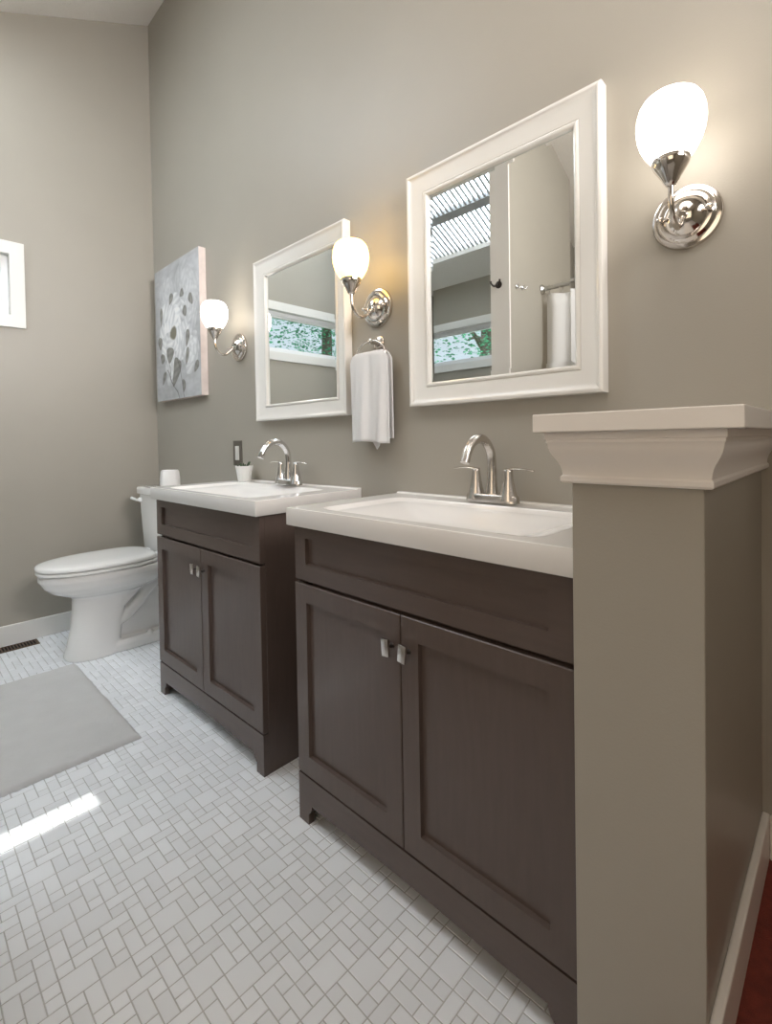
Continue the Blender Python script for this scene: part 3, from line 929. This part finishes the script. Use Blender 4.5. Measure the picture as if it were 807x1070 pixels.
# roll on the tank lid
t_ = thing('toilet_roll', 'white toilet roll standing on the toilet tank lid', 'toilet paper', (-2.775, -0.115, 0.8112))
bm = bmesh.new()
rings = []
R0, R1, HH = 0.052, 0.020, 0.092
seq = [(R1, 0.0), (R0-0.006, 0.0), (R0, 0.006), (R0*1.0, HH*.5), (R0-0.004, HH-0.010), (R0-0.010, HH), (R1, HH+0.001), (R1, 0.0)]
lathe(bm, seq[:-1], n=44, cap0=False, cap1=False)
vs = list(bm.verts)
n_ = 44
for i in range(n_):
    bm.faces.new((vs[(len(seq)-2)*n_+i], vs[(len(seq)-2)*n_+(i+1) % n_], vs[(i+1) % n_], vs[i]))
for v in bm.verts:
    a = atan2(v.co.y, v.co.x)
    k = 1+0.03*sin(9*a)*(v.co.z/HH)
    v.co.x *= k; v.co.y *= k
obj('paper', bm, M['paper'], t_, angle=50)
bm = bmesh.new()
lathe(bm, [(0.0195, 0.001), (0.0195, HH-0.001), (0.0185, HH-0.001), (0.0185, 0.001)], n=24, cap0=False, cap1=False)
obj('cardboard_core', bm, M['canvasedge'], t_)

# ------------------------------------------------------------------ small potted plant on the sink top
t_ = thing('potted_succulent', 'little white pot with a dark green succulent on the sink top', 'potted plant', (-2.064, -0.060, 0.8668))
bm = bmesh.new()
def fluted(r, z, k=0.02, n=60): return [(r*(1+k*sin(15*2*pi*i/n/1.0))*cos(2*pi*i/n), r*(1+k*sin(15*2*pi*i/n/1.0))*sin(2*pi*i/n), z) for i in range(n)]
loft(bm, [fluted(0.026, 0), fluted(0.0285, 0.004), fluted(0.034, 0.040), fluted(0.0395, 0.072, 0.01), fluted(0.0400, 0.0745, 0), fluted(0.0375, 0.0745, 0), fluted(0.036, 0.064, 0)], cap1=False)
obj('pot', bm, M['pot'], t_, angle=50)
bm = bmesh.new(); lathe(bm, [(0.0358, 0.058), (0.034, 0.066), (0.01, 0.068)], n=24)
obj('soil', bm, M['soil'], t_)
rs = random.Random(4)
for k in range(13):
    a = k*2.4; el = 0.35+0.75*rs.random(); L_ = rs.uniform(0.020, 0.036)
    bm = bmesh.new()
    d_ = Vector((cos(a)*cos(el), sin(a)*cos(el), sin(el)))
    b0 = Vector((0.010*cos(a), 0.010*sin(a), 0.064))
    tube(bm, [b0, b0+d_*L_*0.5, b0+d_*L_+Vector((0, 0, 0.004))], [0.004, 0.0058, 0.001], n=8, flat=0.5)
    obj('leaf', bm, M['succulent'], t_)

# ------------------------------------------------------------------ switch plate
t_ = thing('wall_switch', 'white rocker switch in a dark metal plate behind the little pot', 'switch', (-2.222, 0, 0.998))
bm = newbox(-0.041, 0.041, -0.006, -0.0005, -0.062, 0.062, bev=0.002)
obj('wall_plate', bm, M['plate'], t_, smooth=False)
bm = newbox(-0.0175, 0.0175, -0.0085, -0.005, -0.035, 0.035, bev=0.001)
obj('rocker', bm, M['switch'], t_, smooth=False)

# ------------------------------------------------------------------ floor vent
t_ = thing('floor_vent', 'brown slotted floor register along the left baseboard', 'floor vent', (-3.165, -0.84, 0.0))
bm = bmesh.new()
VX, VY = 0.042, 0.165
rings = [[(-VX-m_, -VY-m_, z), (VX+m_, -VY-m_, z), (VX+m_, VY+m_, z), (-VX-m_, VY+m_, z)] for m_, z in ((0, 0.0005), (0, 0.003), (-0.003, 0.005), (-0.008, 0.005), (-0.008, 0.0005))]
loft(bm, rings, cap0=False, cap1=False)
obj('frame', bm, M['vent'], t_, smooth=False)
bm = newbox(-VX+0.008, VX-0.008, -VY+0.008, VY-0.008, 0.0006, 0.0012)
obj('grille_shadow_box', bm, M['dark'], t_, smooth=False)
for k in range(24):
    y = -VY+0.012+k*(2*VY-0.024)/23
    bm = newbox(-VX+0.008, VX-0.008, y-0.0022, y+0.0022, 0.0012, 0.0045)
    obj('slat', bm, M['vent'], t_, smooth=False)

# ------------------------------------------------------------------ bath mat
bm = bmesh.new()
mx0, mx1, my0, my1 = -2.685, -1.840, -1.20, -0.617
nx, ny = 150, 100
rs = np.random.RandomState(11)
nz = rs.rand(nx+1, ny+1)
def matv(i, j):
    x = mx0+(mx1-mx0)*i/nx; y = my0+(my1-my0)*j/ny
    e = min(x-mx0, mx1-x, y-my0, my1-y)
    k = min(e/0.022, 1)
    z = 0.003+0.015*math.sqrt(max(k*(2-k), 0))+0.0016*(nz[i, j]-.5)+0.0016*sin(x*31+2*sin(y*13))*sin(y*23)
    jit = 0.003*(nz[i, j]-.5)
    if i in (0, nx): x += jit*1.6
    if j in (0, ny): y += jit*1.6
    return (x, y, z)
top = [[bm.verts.new(matv(i, j)) for j in range(ny+1)] for i in range(nx+1)]
for i in range(nx):
    for j in range(ny):
        bm.faces.new((top[i][j], top[i+1][j], top[i+1][j+1], top[i][j+1]))
per = [(i, 0) for i in range(nx+1)] + [(nx, j) for j in range(1, ny+1)] + [(i, ny) for i in range(nx-1, -1, -1)] + [(0, j) for j in range(ny-1, 0, -1)]
lo = [bm.verts.new((top[i][j].co.x, top[i][j].co.y, 0.0006)) for i, j in per]
for k in range(len(per)):
    j = (k+1) % len(per)
    a, b = per[k], per[j]
    bm.faces.new((top[a[0]][a[1]], top[b[0]][b[1]], lo[j], lo[k]))
bm.faces.new(lo)
mt = obj('bath_mat', bm, M['matfab'], angle=60)
tag(mt, 'plush off-white bath mat lying on the mosaic floor in front of the toilet', 'bath mat')

# ------------------------------------------------------------------ shower curtain and rod, hooks (seen in the mirror)
t_ = thing('shower_rod', 'metal shower rod running from the partition, seen in the mirror', 'curtain rod', (PX1, -1.56, 1.937))
bm = bmesh.new(); tube(bm, [(0.001, 0, 0), (XR-PX1-0.001, 0, 0)], 0.0125, n=18, smooth=False)
obj('rod', bm, M['rodmetal'], t_)
for xx, s in ((0.0005, 1), (XR-PX1-0.0005, -1)):
    bm = bmesh.new(); lathe(bm, [(0.030, 0), (0.030, s*0.006), (0.018, s*0.014), (0.0135, s*0.020)], (xx, 0, 0), n=24, axis='x')
    obj('flange', bm, M['rodmetal'], t_)
t_ = thing('shower_curtain', 'white shower curtain hanging from the rod, seen in the mirror', 'shower curtain', (PX1+0.03, -1.56, 0))
bm = bmesh.new()
nU, nV = 150, 24
Lc = 0.75
rows = []
for j in range(nV+1):
    z = 0.06+(1.90-0.06)*j/nV
    row = []
    for i in range(nU+1):
        u = i/nU
        amp = 0.042*(0.55+0.45*(1-j/nV))
        zz = z-(0.012*(0.5-0.5*cos(u*2*pi*4)) if j == nV else 0)
        row.append(bm.verts.new((u*Lc, amp*sin(u*2*pi*4+0.4*sin(z*2)), zz)))
    rows.append(row)
for j in range(nV):
    for i in range(nU):
        bm.faces.new((rows[j][i], rows[j][i+1], rows[j+1][i+1], rows[j+1][i]))
cu = obj('fabric', bm, M['curtain'], t_, angle=80)
so = cu.modifiers.new('thickness', 'SOLIDIFY'); so.thickness = 0.0015
for k in range(9):
    bm = bmesh.new()
    cxr = Lc*(k)/9+0.005
    tube(bm, [(cxr, 0.024*cos(a), 1.925+0.030*sin(a)) for a in [2*pi*i/20 for i in range(21)]], 0.0022, n=8, smooth=False)
    obj('curtain_hook', bm, M['rodmetal'], t_)

def robe_hook(loc, rz, label, mname, sc=1.0, group=None):
    t_ = thing('robe_hook', label, 'hook', loc, rz, group)
    bm = bmesh.new()
    lathe(bm, [(0.020*sc, 0.0005), (0.020*sc, 0.004), (0.014*sc, 0.007), (0.008*sc, 0.010)], n=24, axis='y')
    obj('mount', bm, M[mname], t_)
    for s in (-1, 1):
        bm = bmesh.new()
        tube(bm, [(0, -0.006, 0), (s*0.014*sc, -0.026*sc, -0.010*sc), (s*0.026*sc, -0.036*sc, 0.004*sc), (s*0.028*sc, -0.038*sc, 0.016*sc)], [0.005*sc, 0.005*sc, 0.0045*sc, 0.006*sc], n=10)
        obj('prong', bm, M[mname], t_, angle=60)
robe_hook((-1.420, PY1+0.012, 1.895), pi, 'dark double hook on the end of the partition wall, seen in the mirror', 'hook')
# rz = 90 deg turns the wall side of a hook from +y to -x
robe_hook((PX1, -1.25, 1.888), radians(90), 'chrome hook on the partition face, the one nearer its end, seen in the mirror', 'chrome', 0.6, 'chrome hooks on the partition')
robe_hook((PX1, -1.315, 1.895), radians(90), 'chrome hook on the partition face, the one nearer the curtain, seen in the mirror', 'chrome', 0.6, 'chrome hooks on the partition')

# ------------------------------------------------------------------ outside: ground and trees
tag(obj('lawn', newbox(-14, 8, -14, 8, -0.6, -0.5), M['lawn'], smooth=False), kind='structure')
def tree(loc, h, r, label, seed, lean=0.0, nl=9000):
    rs = random.Random(seed)
    t_ = thing('tree', label, 'tree', loc)
    bm = bmesh.new()
    tube(bm, [(0, 0, 0), (0.03+lean*.3, 0.02, h*0.35), (lean*.6, -0.03, h*0.65), (lean, 0, h*0.9)], [0.16, 0.12, 0.09, 0.03], n=14)
    for k in range(7):
        a = rs.uniform(0, 2*pi); z0 = h*rs.uniform(.30, .7)
        e_ = Vector((cos(a)*r*.8, sin(a)*r*.8, z0+rs.uniform(.2, .8)))
        tube(bm, [(lean*z0/h, 0, z0), ((e_.x+lean)*.5, e_.y*.5, (z0+e_.z)/2+.08), e_], [0.045, 0.03, 0.01], n=8, k=4)
    obj('trunk', bm, M['bark'], t_)
    bm = bmesh.new()
    cl = [(rs.uniform(-.75, .75)*r, rs.uniform(-.75, .75)*r, h*rs.uniform(.38, .95)) for _ in range(16)]
    for k in range(nl):
        c = cl[rs.randrange(len(cl))]
        p_ = Vector((rs.gauss(c[0], r*.22), rs.gauss(c[1], r*.22), rs.gauss(c[2], h*.09)))
        q = Matrix.Rotation(rs.uniform(0, 6.28), 3, 'Z') @ Matrix.Rotation(rs.uniform(-1.2, 1.2), 3, 'X')
        s = rs.uniform(.03, .065)
        P = [Vector((0, 0, 0)), Vector((s*.45, s*.35, s*.1)), Vector((s*1.2, 0, 0)), Vector((s*.45, -s*.35, s*.1))]
        bm.faces.new([bm.verts.new(p_+q@v_) for v_ in P])
    obj('foliage', bm, M['leaf'], t_, smooth=False)
tree((-6.3, -1.9, -0.5), 5.2, 1.15, 'leafy green tree outside the long window of the left wall', 1)
tree((-6.9, -4.4, -0.5), 5.4, 1.2, 'leafy tree outside beyond the corner where the two long windows meet', 2)
tree((-4.1, -5.2, -0.5), 5.4, 1.0, 'green tree outside the far window, seen in the mirror above the nearer vanity', 3, 0.1)
